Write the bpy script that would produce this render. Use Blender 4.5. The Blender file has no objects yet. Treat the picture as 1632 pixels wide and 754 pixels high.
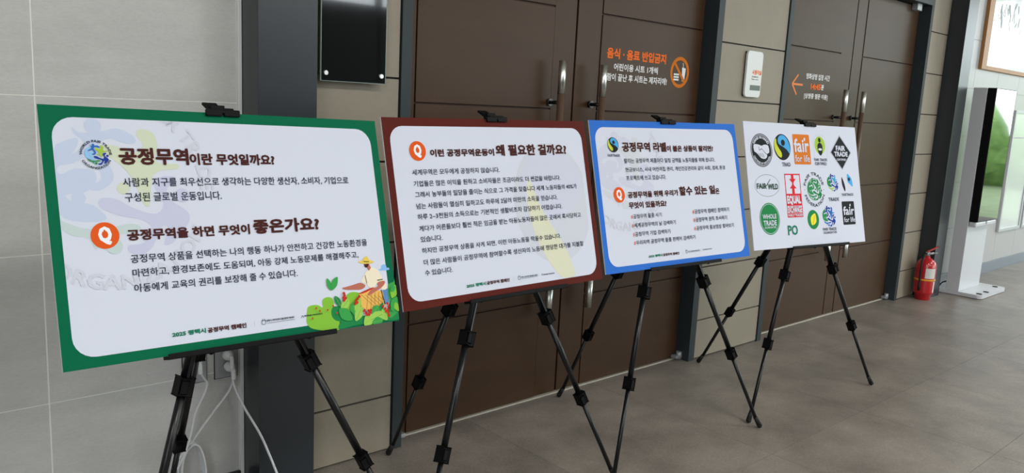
import bpy, bmesh, math, random
from mathutils import Vector, Matrix
random.seed(7)
PI = math.pi
S = bpy.context.scene
COL = S.collection
V = Vector

# ------------------------------------------------------------------ camera
cd = bpy.data.cameras.new('camera'); cam = bpy.data.objects.new('camera', cd); COL.objects.link(cam)
cd.sensor_fit = 'HORIZONTAL'; cd.sensor_width = 36; cd.lens = 36*1276/1632; cd.clip_start = .05; cd.clip_end = 200
_r = V((0.74473343, -0.66553833, 0.04930355)); _d = V((-0.07370922, -0.15545627, -0.98508898)); _f = V((0.66327903, 0.72999457, -0.1648298))
m = Matrix((_r, -_d, -_f)).transposed().inverted() if False else Matrix(((_r[0], -_d[0], -_f[0]), (_r[1], -_d[1], -_f[1]), (_r[2], -_d[2], -_f[2])))
cam.matrix_world = Matrix.Translation((0, 0, 1.45)) @ m.to_4x4()
S.camera = cam
# ------------------------------------------------------------------ world, lights, exposure
S.view_settings.view_transform = 'Standard'; S.view_settings.look = 'None'; S.view_settings.gamma = 1
S.view_settings.use_curve_mapping = False; S.view_settings.exposure = 0.12
w = bpy.data.worlds.new('sky'); S.world = w; w.use_nodes = True
bg = w.node_tree.nodes['Background']; bg.inputs[0].default_value = (.86, .95, 1, 1); bg.inputs[1].default_value = 4.6
def area(name, loc, target, sx, sy, power, col=(1, 1, 1)):
    l = bpy.data.lights.new(name, 'AREA'); l.shape = 'RECTANGLE'; l.size = sx; l.size_y = sy; l.energy = power; l.color = col
    o = bpy.data.objects.new(name, l); COL.objects.link(o); o.location = loc
    o.rotation_euler = (V(target)-V(loc)).to_track_quat('-Z', 'Y').to_euler(); return o
for nm, loc, tgt, sx in (('window_portal', (11.05, -6.2, 1.7), (11.05, 0, 1.7), 6.6), ('window_portal', (14.5, -1.7, 1.7), (0, -1.7, 1.7), 8.9)):
    area(nm, loc, tgt, sx, 3.4, 1).data.cycles.is_portal = True
area('window_portal', (-4.05, -4.4, 1.7), (0, -4.4, 1.7), 3.3, 3.3, 1).data.cycles.is_portal = True
for lx, ly in ((-1.6, -.6), (1.2, -.6), (4.2, -.6), (7.6, -.6), (10.8, .4), (1.2, -3.2), (4.2, -3.2)):  # unseen ceiling lamps; the leftmost is added to brighten the tiled wall
    area('ceiling_lamp_and_fill', (lx, ly, 3.36), (lx, ly, 0), 1.2, .6, 52, (1, .975, .94))

# ------------------------------------------------------------------ materials
def lin(c):
    if isinstance(c, str):
        c = [int(c[i:i+2], 16)/255 for i in (0, 2, 4)]
    return tuple(((x+.055)/1.055)**2.4 if x > .04045 else x/12.92 for x in c)+(1,)
def mat(name, c, rough=.5, metal=0, var=0, vscale=3, bump=0, bscale=60, coat=0, stretch=(1, 1, 1), spec=.5, fine=0):
    m = bpy.data.materials.new(name); m.use_nodes = True; nt = m.node_tree; b = nt.nodes['Principled BSDF']
    b.inputs['Base Color'].default_value = lin(c); b.inputs['Roughness'].default_value = rough; b.inputs['Metallic'].default_value = metal
    b.inputs['Coat Weight'].default_value = coat; b.inputs['Specular IOR Level'].default_value = spec
    if var or bump:
        tc = nt.nodes.new('ShaderNodeNewGeometry'); mp = nt.nodes.new('ShaderNodeMapping'); mp.inputs['Scale'].default_value = stretch
        nt.links.new(tc.outputs['Position'], mp.inputs['Vector'])
    if var:
        n = nt.nodes.new('ShaderNodeTexNoise'); n.inputs['Scale'].default_value = vscale; n.inputs['Detail'].default_value = 8; n.inputs['Roughness'].default_value = .65
        nt.links.new(mp.outputs[0], n.inputs['Vector'])
        mr = nt.nodes.new('ShaderNodeMapRange'); mr.inputs[1].default_value = .3; mr.inputs[2].default_value = .7
        mr.inputs[3].default_value = 1-var; mr.inputs[4].default_value = 1+var; nt.links.new(n.outputs[0], mr.inputs[0])
        mx = nt.nodes.new('ShaderNodeVectorMath'); mx.operation = 'SCALE'; mx.inputs[0].default_value = lin(c)[:3]
        last = mr.outputs[0]
        if fine:
            n2 = nt.nodes.new('ShaderNodeTexNoise'); n2.inputs['Scale'].default_value = 90; n2.inputs['Detail'].default_value = 4
            nt.links.new(mp.outputs[0], n2.inputs['Vector'])
            m2 = nt.nodes.new('ShaderNodeMapRange'); m2.inputs[1].default_value = .3; m2.inputs[2].default_value = .7; m2.inputs[3].default_value = 1-fine; m2.inputs[4].default_value = 1+fine
            nt.links.new(n2.outputs[0], m2.inputs[0])
            mm = nt.nodes.new('ShaderNodeMath'); mm.operation = 'MULTIPLY'; nt.links.new(last, mm.inputs[0]); nt.links.new(m2.outputs[0], mm.inputs[1]); last = mm.outputs[0]
        nt.links.new(last, mx.inputs['Scale']); nt.links.new(mx.outputs[0], b.inputs['Base Color'])
    if bump:
        n = nt.nodes.new('ShaderNodeTexNoise'); n.inputs['Scale'].default_value = bscale; n.inputs['Detail'].default_value = 5
        nt.links.new(mp.outputs[0], n.inputs['Vector'])
        bp = nt.nodes.new('ShaderNodeBump'); bp.inputs['Strength'].default_value = bump; bp.inputs['Distance'].default_value = .003
        nt.links.new(n.outputs[0], bp.inputs['Height']); nt.links.new(bp.outputs[0], b.inputs['Normal'])
    return m
M = dict(
    tile=mat('grey_stone_tile', 'bbbbb8', .55, var=.07, vscale=4, stretch=(1, 1, 3), fine=.05),
    grout=mat('pale_grout', 'e6e6e0', .8),
    joint=mat('dark_joint', '2a2722', .8),
    panel=mat('taupe_wall_panel', '8d8575', .55, var=.04, vscale=5, fine=.03),
    white_tile=mat('white_wall_tile', 'a9a8a8', .35, var=.02),
    charcoal=mat('charcoal_cladding', '20262b', .3, spec=.6, var=.05, fine=.03),
    frame=mat('blue_grey_steel', '2e3538', .5, spec=.3),
    frame_dk=mat('dark_steel', '1c2022', .5),
    door=mat('brown_wood_door', '453121', .40, spec=.2, var=.10, vscale=2.2, stretch=(1, 1, 5), fine=.05),
    door_dk=mat('brown_door_edge', '38221a', .5, spec=.2),
    floor=mat('grey_brown_floor', '7e776f', .42, spec=.45, var=.3, vscale=3.2, bump=.35, bscale=22, fine=.15),
    fjoint=mat('floor_joint', '5a544e', .8),
    white=mat('foam_board_white', 'dfe1e8', .55), paper=mat('print_white', 'd8dbe4', .5),
    black=mat('black_aluminium', '0e0f11', .3, spec=.4), blackp=mat('black_plastic', '080809', .6, spec=.15), rubber=mat('black_rubber', '0c0c0d', .7),
    gun=mat('dark_steel_knob', '4a4c4c', .3, metal=1), chrome=mat('brushed_steel', 'dadcd8', .34, metal=1), hbrown=mat('brown_handle_wrap', '5a4639', .4),
    metal=mat('grey_metal', 'a0a3a6', .4, metal=.4), silver=mat('pale_metal_trim', 'b9bcbe', .4, metal=.2),
    red=mat('red_paint', 'b3121b', .28, coat=.4), yellow=mat('yellow_strap', 'd89a2a', .5),
    label=mat('paper_label', 'cfccc6', .6), plast=mat('white_plastic', 'dcdedd', .35), cord=mat('white_cord', 'd2d4d6', .5),
    kwhite=mat('white_gloss_metal', 'c2c4c8', .3), kscreen=mat('black_glass', '050606', .04, coat=1, spec=.9), lcd=mat('dark_lcd', '4a5650', .3),
    wood=mat('wood_frame', 'a5713a', .45, var=.12, vscale=8, stretch=(1, 1, .2)), art=mat('white_artwork', 'd6dcda', .25, coat=.6),
    ink=mat('grey_brush_ink', '9aa3a3', .5), ceil=mat('white_ceiling', 'c9c8c4', .8), grass=mat('lawn', '7b8a66', .9, var=.2), leaf=mat('hedge_leaves', '7b9a5c', .9, spec=.1, var=.4, vscale=4),
    threshold=mat('pale_threshold', 'b9b3a6', .4), mirror=mat('black_mirror_glass', '0d0e0e', .06, coat=1, spec=.8), clearedge=mat('glass_edge', '9db0ab', .2),
)
PC = dict(brown='46221f', navy='262a3c', green='14765a', orange='d9571e', white='e6e9f0', dkgreen='24452f', k='1e2226', ltblue='8dbde6', blue='2f68b8', lime='9dbf45',
          dblue='1f3a94', dgreen='2f8a4e', w='e9e9ea', sky='4aa3da', ylime='c3ca3e', forange='d07422', red='cf2430', brd1='006243', brd2='561f19', brd3='2f6cc6',
          leafg='3a9a4a', leafd='1f8046', leafl='97c458', bushg='7fb83c', basket='e2b25c', basketl='8a6a35', skin='b36a58', shirt='e6dcc4', jeans='5b86b8', hat='e0c458', line='3a2a22',
          berry='b8301f', cloud='84b4ea', lemon='e8d93a', arrow='ee8f55', sep='b0b0b8', icon='4a6068', brass='3d9fcf')
for k, v in (('w1', 'bcc7dd'), ('w2', 'bccbcc'), ('w3', 'bfc2d9'), ('w4', 'c6cad6'), ('w5', 'c8d0b8'), ('w6', 'c6cad5'), ('w7', 'd2d3bb'), ('w8', 'c8cdd4'), ('w9', 'c6c9da')):
    PC[k] = v
_pm = {}
def P(c):
    if c not in _pm: _pm[c] = mat('print_'+c, PC[c], .6, spec=.08)
    return _pm[c]

nt = M['floor'].node_tree      # every tile a shade of its own
oi = nt.nodes.new('ShaderNodeObjectInfo'); mr = nt.nodes.new('ShaderNodeMapRange'); mr.inputs[3].default_value = .93; mr.inputs[4].default_value = 1.06
sc_ = nt.nodes.new('ShaderNodeVectorMath'); sc_.operation = 'SCALE'; bs = nt.nodes['Principled BSDF']; src = bs.inputs['Base Color'].links[0].from_socket
nt.links.new(oi.outputs['Random'], mr.inputs[0]); nt.links.new(src, sc_.inputs[0]); nt.links.new(mr.outputs[0], sc_.inputs['Scale']); nt.links.new(sc_.outputs[0], bs.inputs['Base Color'])

# ------------------------------------------------------------------ helpers
def link(name, me, m=None, parent=None, smooth=False, **props):
    if m is not None and not me.materials: me.materials.append(m)
    if smooth: me.polygons.foreach_set('use_smooth', [True]*len(me.polygons))
    o = bpy.data.objects.new(name, me); COL.objects.link(o)
    if parent is not None: o.parent = parent
    for k, v in props.items(): o[k] = v
    return o
def bm_obj(name, bm, m=None, parent=None, smooth=False, **props):
    me = bpy.data.meshes.new(name); bm.normal_update(); bm.to_mesh(me); bm.free()
    return link(name, me, m, parent, smooth, **props)
def empty(name, loc=(0, 0, 0), parent=None, **props):
    o = bpy.data.objects.new(name, None); o.empty_display_size = .1; COL.objects.link(o); o.location = loc
    if parent is not None: o.parent = parent
    for k, v in props.items(): o[k] = v
    return o
def add_box(bm, lo, hi, bev=0, mi=0):
    lo, hi = V(lo), V(hi)
    r = bmesh.ops.create_cube(bm, size=1); vs = r['verts']
    for v in vs: v.co = V([lo[i]+(v.co[i]+.5)*(hi[i]-lo[i]) for i in range(3)])
    fs = set(f for v in vs for f in v.link_faces)
    for f in fs: f.material_index = mi
    if bev:
        es = list(set(e for f in fs for e in f.edges))
        bmesh.ops.bevel(bm, geom=es, offset=bev, segments=2, affect='EDGES', profile=.5)
def box(name, lo, hi, m, parent=None, bev=0, **props):
    bm = bmesh.new(); add_box(bm, lo, hi, bev); return bm_obj(name, bm, m, parent, **props)
def add_tube(bm, a, b, r0, r1=None, n=14, caps=True, mi=0):
    a, b = V(a), V(b); r1 = r0 if r1 is None else r1; d = (b-a); q = d.to_track_quat('Z', 'Y')
    ra = [bm.verts.new(a+q@V((math.cos(2*PI*i/n)*r0, math.sin(2*PI*i/n)*r0, 0))) for i in range(n)]
    rb = [bm.verts.new(b+q@V((math.cos(2*PI*i/n)*r1, math.sin(2*PI*i/n)*r1, 0))) for i in range(n)]
    for i in range(n):
        f = bm.faces.new((ra[i], ra[(i+1) % n], rb[(i+1) % n], rb[i])); f.material_index = mi; f.smooth = True
    if caps:
        bm.faces.new(ra[::-1]).material_index = mi; bm.faces.new(rb).material_index = mi
def add_obox(bm, c, ax, half, bev=0):
    """oriented box: centre, 3 axes (Vectors), half sizes"""
    r = bmesh.ops.create_cube(bm, size=2); vs = r['verts']
    for v in vs: v.co = V(c)+ax[0]*v.co.x*half[0]+ax[1]*v.co.y*half[1]+ax[2]*v.co.z*half[2]
    if bev:
        es = list(set(e for v in vs for e in v.link_edges)); bmesh.ops.bevel(bm, geom=es, offset=bev, segments=2, affect='EDGES', profile=.5)
def add_lathe(bm, prof, c=(0, 0, 0), n=28, mi=0):
    rings = []
    for r, z in prof:
        rings.append([bm.verts.new((c[0]+r*math.cos(2*PI*i/n), c[1]+r*math.sin(2*PI*i/n), c[2]+z)) for i in range(n)])
    for a, b in zip(rings, rings[1:]):
        for i in range(n):
            f = bm.faces.new((a[i], a[(i+1) % n], b[(i+1) % n], b[i])); f.smooth = True; f.material_index = mi
    bm.faces.new(rings[0][::-1]); bm.faces.new(rings[-1])
def smooth_path(pts, sub=8, closed=False):
    pts = [V(p) for p in pts]; n = len(pts); out = []
    rng = range(n) if closed else range(n-1)
    for i in rng:
        p0 = pts[(i-1) % n] if closed or i > 0 else pts[i]; p1 = pts[i]; p2 = pts[(i+1) % n]
        p3 = pts[(i+2) % n] if closed or i+2 < n else p2
        for k in range(sub):
            t = k/sub; out.append(.5*((2*p1)+(p2-p0)*t+(2*p0-5*p1+4*p2-p3)*t*t+(3*p1-p0-3*p2+p3)*t**3))
    if not closed: out.append(pts[-1])
    return out
def cable_mesh(bm, pts, r, n=8, sub=8):
    path = smooth_path(pts, sub); rings = []; up = V((0, 0, 1))
    for i, p in enumerate(path):
        t = (path[min(i+1, len(path)-1)]-path[max(i-1, 0)]).normalized()
        s = t.cross(V((0, 1, .01))).normalized(); u = s.cross(t).normalized()
        rings.append([bm.verts.new(p+s*math.cos(2*PI*k/n)*r+u*math.sin(2*PI*k/n)*r) for k in range(n)])
    for a, b in zip(rings, rings[1:]):
        for i in range(n): bm.faces.new((a[i], a[(i+1) % n], b[(i+1) % n], b[i])).smooth = True
    bm.faces.new(rings[0][::-1]); bm.faces.new(rings[-1])
# ---- flat print
_tc = {}
def prewarm(strings):
    """all the lettering is laid out in one go, one string to a line, and split by line"""
    strings = sorted(set(strings)); LS = 3.0
    c = bpy.data.curves.new('type', 'FONT'); c.body = '\n'.join(strings); c.size = 1; c.space_line = LS; c.resolution_u = 2
    o = bpy.data.objects.new('type', c); me = bpy.data.meshes.new_from_object(o)
    vs = [(v.co.x, v.co.y) for v in me.vertices]; line = [int(round((.3-y)/LS)) for x, y in vs]
    fl_ = [[] for s in strings]
    for p in me.polygons: fl_[line[p.vertices[0]]].append(tuple(p.vertices))
    for s, fs in zip(strings, fl_):
        ids = sorted(set(i for f in fs for i in f)); mp = {a: b for b, a in enumerate(ids)}
        _tc[s] = ([vs[i] for i in ids], [tuple(mp[i] for i in f) for f in fs])
    bpy.data.objects.remove(o); bpy.data.curves.remove(c); bpy.data.meshes.remove(me)
def glyphs(s, bold):
    if (s, bold) not in _tc:
        if s not in _tc: print('late text', s); prewarm([s])
        vs, fs = _tc[s]
        x0 = min(v[0] for v in vs); x1 = max(v[0] for v in vs); y0 = min(v[1] for v in vs); y1 = max(v[1] for v in vs)
        R = (0, .014, .026, .044, .058)[bold]; n = (1, 4, 6, 8, 10)[bold]; V2, F2 = [], []
        for k in range(n):      # strokes thickened by overlapping copies
            dx, dy = (R*math.cos(2*PI*(k+.5)/n), R*math.sin(2*PI*(k+.5)/n)) if R else (0, 0)
            b = len(V2); V2 += [((a+dx-x0+R)/(x1-x0+2*R), (q+dy-y0+R)/(y1-y0+2*R), k*1.2e-5) for a, q in vs]; F2 += [tuple(b+i for i in f) for f in fs]
        _tc[(s, bold)] = (V2, F2)
    return _tc[(s, bold)]
class Print:
    """coloured flat print on the plane y = y0 of a parent frame, facing -y; every colour change is a hair proud of the last"""
    def __init__(s, name, parent, y0=0., step=.00008):
        s.name, s.parent, s.y, s.step = name, parent, y0, step; s.v = []; s.f = []; s.mi = []; s.mats = []
    def _m(s, c):
        if c not in s.mats: s.mats.append(c)
        return s.mats.index(c)
    def up(s): s.y -= s.step
    def poly(s, pts, c, sm=0, clip=None):
        if sm: pts = [(p.x, p.y) for p in smooth_path([(a, b, 0) for a, b in pts], sm, True)]
        if clip: pts = [(min(max(a, clip[0]), clip[1]), min(max(b, clip[2]), clip[3])) for a, b in pts]
        from mathutils.geometry import tessellate_polygon
        n = len(s.v); s.v += [(a, s.y, b) for a, b in pts]
        for t in tessellate_polygon([[V((a, b, 0)) for a, b in pts]]):
            t = list(t); A, B, C = [V(pts[i]) for i in t]
            if (B-A).x*(C-A).y-(B-A).y*(C-A).x < 0: t.reverse()
            s.f.append(tuple(n+i for i in t)); s.mi.append(s._m(c))
        s.up()
    def disc(s, cx, cy, rx, c, ry=None, n=40, a0=0, a1=2*PI, **k):
        ry = ry or rx; s.poly([(cx+rx*math.cos(a0+(a1-a0)*i/n), cy+ry*math.sin(a0+(a1-a0)*i/n)) for i in range(n)], c, **k)
    def ring(s, cx, cy, r, th, c, ry=None, n=48):
        ry = ry or r; b = len(s.v); m = s._m(c)
        for i in range(n):
            a = 2*PI*i/n; s.v += [(cx+r*math.cos(a), s.y, cy+ry*math.sin(a)), (cx+(r-th)*math.cos(a), s.y, cy+(ry-th)*math.sin(a))]
        for i in range(n):
            j = (i+1) % n; s.f.append((b+2*i, b+2*j, b+2*j+1, b+2*i+1)); s.mi.append(m)
        s.up()
    def rrect(s, x0, x1, y0, y1, r, c, n=6):
        pts = []
        for cx, cy, a in ((x1-r, y1-r, 0), (x0+r, y1-r, 90), (x0+r, y0+r, 180), (x1-r, y0+r, 270)):
            pts += [(cx+r*math.cos(math.radians(a+90*i/n)), cy+r*math.sin(math.radians(a+90*i/n))) for i in range(n+1)]
        s.poly(pts, c)
    def line(s, a, b, w, c):
        a, b = V(a), V(b); d = (b-a).normalized(); p = V((-d.y, d.x))*w/2; s.poly([a-p, b-p, b+p, a+p], c)
    def text(s, t, x0, x1, y, h, c, bold=0, fn=None):
        vs, fs = glyphs(t, bold); n = len(s.v); m = s._m(c)
        for a, b, dy in vs:
            X, Y = (x0+a*(x1-x0), y+b*h) if fn is None else fn(a, b)
            s.v.append((X, s.y-dy, Y))
        s.f += [tuple(n+i for i in f) for f in fs]; s.mi += [m]*len(fs); s.y -= vs[-1][2]; s.up()
    def arc(s, t, cx, cy, r, h, a0, a1, c, bold=1, inner=False, ry=None):
        k = (ry or r)/r
        def fn(a, b):
            A = math.radians(a0+(a1-a0)*a); R = r-b*h if inner else r+b*h
            return cx+R*math.cos(A), cy+R*math.sin(A)*k
        s.text(t, 0, 0, 0, 0, c, bold, fn)
    def leaf(s, x0, y0, x1, y1, wd, c, vein=None):
        a, b = V((x0, y0)), V((x1, y1)); d = b-a; p = V((-d.y, d.x))*wd
        s.poly([tuple(q) for q in (a, a+d*.3+p*.7, a+d*.6+p*.75, b, a+d*.6-p*.75, a+d*.3-p*.7)], c, sm=4, clip=s.clip if hasattr(s, 'clip') else None)
        if vein: s.line(a+d*.1, a+d*.9, .0009, vein)
    def done(s, **props):
        me = bpy.data.meshes.new(s.name); me.from_pydata(s.v, [], s.f)
        for c in s.mats: me.materials.append(P(c) if isinstance(c, str) else c)
        me.polygons.foreach_set('material_index', s.mi); me.update()
        return link(s.name, me, None, s.parent, **props)

T1=[
  ('공정무역', -0.2831, -0.1202, 0.1602, 0.042, 'brown', 3),
  ('이란 무엇일까요?', -0.1188, 0.1069, 0.1606, 0.0299, 'brown', 3),
  ('사람과 지구를 최우선으로 생각하는 다양한 생산자, 소비자, 기업으로', -0.2796, 0.3261, 0.1076, 0.0219, 'navy', 1),
  ('구성된 글로벌 운동입니다.', -0.2784, -0.0481, 0.0726, 0.0218, 'navy', 1),
  ('공정무역을 하면 무엇이', -0.2825, 0.0167, -0.0188, 0.0267, 'brown', 3),
  ('좋은가요?', 0.0258, 0.2172, -0.0198, 0.0383, 'brown', 3),
  ('공정무역 상품을 선택하는 나의 행동 하나가 안전하고 건강한 노동환경을', -0.2797, 0.3627, -0.0711, 0.02, 'navy', 1),
  ('마련하고, 환경보존에도 도움되며, 아동 강제 노동문제를 해결해주고,', -0.2792, 0.3291, -0.1045, 0.02, 'navy', 1),
  ('아동에게 교육의 권리를 보장해 줄 수 있습니다.', -0.2789, 0.1354, -0.1395, 0.0199, 'navy', 1),
  ('2025 평택시', -0.2052, -0.1243, -0.2536, 0.0121, 'green', 3),
  ('공정무역 캠페인', -0.1205, -0.021, -0.2549, 0.0125, 'brown', 3),
  ('평택시 사회적경제 마을공동체 지원센터', 0.034, 0.1112, -0.2475, 0.0056, 'navy', 2),
  ('평택협동사회네트워크', 0.1404, 0.1947, -0.2483, 0.0047, 'navy', 2),
]
T2=[
  ('이런 공정무역운동이', -0.2765, -0.014, 0.1719, 0.0247, 'brown', 3),
  ('왜 필요한 걸까요?', -0.0059, 0.3292, 0.171, 0.0395, 'brown', 3),
  ('세계무역은 모두에게 공정하지 않습니다.', -0.3524, 0.0005, 0.1154, 0.0184, 'navy', 1),
  ('기업들은 많은 이익을 원하고 소비자들은 조금이라도 더 싼값을 바랍니다.', -0.3521, 0.2823, 0.0798, 0.0184, 'navy', 1),
  ('그래서 농부들의 일당을 줄이는 식으로 그 가격을 맞춥니다 세계 노동자들의 40%가', -0.3517, 0.3602, 0.046, 0.0184, 'navy', 1),
  ('넘는 사람들이 열심히 일하고도 하루에 2달러 미만의 소득을 얻습니다.', -0.352, 0.2564, 0.0101, 0.0185, 'navy', 1),
  ('하루 2~3천원의 소득으로는 기본적인 생활비조차 감당하기 어렵습니다.', -0.3519, 0.2738, -0.0232, 0.0185, 'navy', 1),
  ('게다가 어른들보다 훨씬 적은 임금을 받는 아동노동자들이 많은 곳에서 혹사당하고', -0.3511, 0.3636, -0.0597, 0.0185, 'navy', 1),
  ('있습니다.', -0.3502, -0.2671, -0.093, 0.0184, 'navy', 1),
  ('하지만 공정무역 상품을 사게 되면, 이런 아동노동을 막을수 있습니다.', -0.3502, 0.2495, -0.1287, 0.0184, 'navy', 1),
  ('더 많은 사람들이 공정무역에 참여할수록 생산자의 노동에 정당한 대가를 지불할', -0.3492, 0.3591, -0.1649, 0.0184, 'navy', 1),
  ('수 있습니다.', -0.3488, -0.2427, -0.1971, 0.0183, 'navy', 1),
  ('2025 평택시', -0.1964, -0.1155, -0.2532, 0.0115, 'green', 3),
  ('공정무역 캠페인', -0.112, -0.0129, -0.2533, 0.0122, 'brown', 3),
  ('평택시 사회적경제 마을공동체 지원센터', 0.04, 0.1154, -0.2475, 0.0053, 'navy', 2),
  ('평택협동사회네트워크', 0.1428, 0.1965, -0.25, 0.0049, 'navy', 2),
]
T3=[
  ('공정무역 라벨', -0.2812, -0.025, 0.1721, 0.0397, 'brown', 3),
  ('이 붙은 상품이 팔리면?', -0.0236, 0.272, 0.1722, 0.0266, 'brown', 3),
  ('팔리는 공정무역 제품마다 일정 금액을 노동자들을 위해 씁니다.', -0.2788, 0.2756, 0.1271, 0.0193, 'navy', 1),
  ('현금보너스, 사내 어린이집 관리, 개인건강관리와 같이 사회, 경제, 환경', -0.2766, 0.3378, 0.0917, 0.0193, 'navy', 1),
  ('프로젝트에 쓰고 있습니다.', -0.2767, -0.0478, 0.0587, 0.0198, 'navy', 1),
  ('공정무역을 위해 우리가', -0.2799, 0.016, -0.0113, 0.026, 'brown', 3),
  ('할수 있는 일', 0.0223, 0.2531, -0.0121, 0.0388, 'brown', 3),
  ('은', 0.2548, 0.2817, -0.013, 0.0258, 'brown', 3),
  ('무엇이 있을까요?', -0.2799, -0.0632, -0.053, 0.0269, 'brown', 3),
  ('#', -0.2736, -0.2647, -0.0927, 0.0157, 'orange', 1),
  ('공정무역 물품 사기', -0.2626, -0.0999, -0.093, 0.0181, 'navy', 1),
  ('#', -0.2744, -0.2654, -0.1272, 0.0156, 'orange', 1),
  ('세계공정무역의 날 검색하기', -0.2633, -0.0209, -0.1278, 0.0181, 'navy', 1),
  ('#', -0.2745, -0.2656, -0.1627, 0.0156, 'orange', 1),
  ('공정무역 기업 검색하기', -0.2635, -0.0594, -0.1629, 0.0181, 'navy', 1),
  ('#', -0.2744, -0.2654, -0.1962, 0.0156, 'orange', 1),
  ('우리지역 공정무역 물품 판매처 검색하기', -0.2634, 0.0893, -0.1966, 0.018, 'navy', 1),
  ('#', 0.0904, 0.1007, -0.0912, 0.0167, 'orange', 1),
  ('공정무역 캠페인 참여하기', 0.103, 0.3317, -0.092, 0.0193, 'navy', 1),
  ('#', 0.0907, 0.1009, -0.126, 0.0167, 'orange', 1),
  ('공정무역 원칙 조사하기', 0.1033, 0.3117, -0.1266, 0.0193, 'navy', 1),
  ('#', 0.09, 0.1002, -0.1612, 0.0166, 'orange', 1),
  ('공정무역 홍보영상 찾아보기', 0.1026, 0.3523, -0.1621, 0.0193, 'navy', 1),
  ('2025 평택시', -0.2021, -0.1224, -0.2519, 0.0108, 'green', 3),
  ('공정무역 캠페인', -0.1187, -0.021, -0.2526, 0.0115, 'brown', 3),
  ('평택시 사회적경제 마을공동체 지원센터', 0.0356, 0.1068, -0.2465, 0.0041, 'navy', 2),
  ('평택협동사회네트워크', 0.1345, 0.1879, -0.2469, 0.0047, 'navy', 2),
  ('FAIRTRADE', -0.3635, -0.2971, 0.1534, 0.0104, 'navy', 1),
]
T4=[
  ('TRAD', -0.1861, -0.1234, 0.0894, 0.0189, 'navy', 1),
  ('fair', -0.0851, 0.0326, 0.1587, 0.0659, 'white', 2),
  ('for life', -0.0826, 0.0319, 0.1113, 0.0349, 'white', 1),
  ('FAIR TRADE', 0.0687, 0.1729, 0.1175, 0.0137, 'navy', 1),
  ('CERTIFIED', 0.0699, 0.1657, 0.0973, 0.0147, 'navy', 1),
  ('FAIR', 0.2543, 0.3334, 0.1714, 0.0266, 'white', 3),
  ('TRADE', 0.2365, 0.3526, 0.1422, 0.025, 'white', 3),
  ('CERTIFIED', 0.253, 0.3348, 0.1213, 0.0106, 'white', 2),
  ('FAIR', -0.3851, -0.3158, -0.0156, 0.0253, 'dkgreen', 2),
  ('WILD', -0.3066, -0.2316, -0.0195, 0.027, 'dkgreen', 2),
  ('EQUAL', -0.1734, -0.0671, -0.0956, 0.0466, 'white', 4),
  ('EXCHANGE', -0.1752, -0.0646, -0.1331, 0.0328, 'white', 3),
  ('FAIRLY TRADED', -0.1737, -0.0617, -0.1495, 0.01, 'white', 2),
  ('TRADE', 0.1547, 0.243, -0.0823, 0.0179, 'navy', 1),
  ('FAIRTRADE', 0.2725, 0.3701, -0.0582, 0.0137, 'navy', 1),
  ('WHOLE', -0.3629, -0.2631, -0.1553, 0.0218, 'white', 2),
  ('TRADE', -0.3604, -0.2655, -0.1869, 0.0246, 'white', 2),
  ('GUARANTEE', -0.355, -0.2711, -0.1998, 0.0093, 'white', 1),
  ('PO', -0.1866, -0.1114, -0.2382, 0.0477, 'green', 2),
  ('FAIR TRADE', 0.0881, 0.1983, -0.2272, 0.0149, 'navy', 1),
  ('ORGANIZATION', 0.0883, 0.1986, -0.2428, 0.0119, 'navy', 1),
  ('fair', 0.2696, 0.3633, -0.1551, 0.0442, 'white', 2),
  ('for life', 0.2705, 0.3652, -0.1911, 0.0254, 'white', 1),
]
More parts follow.
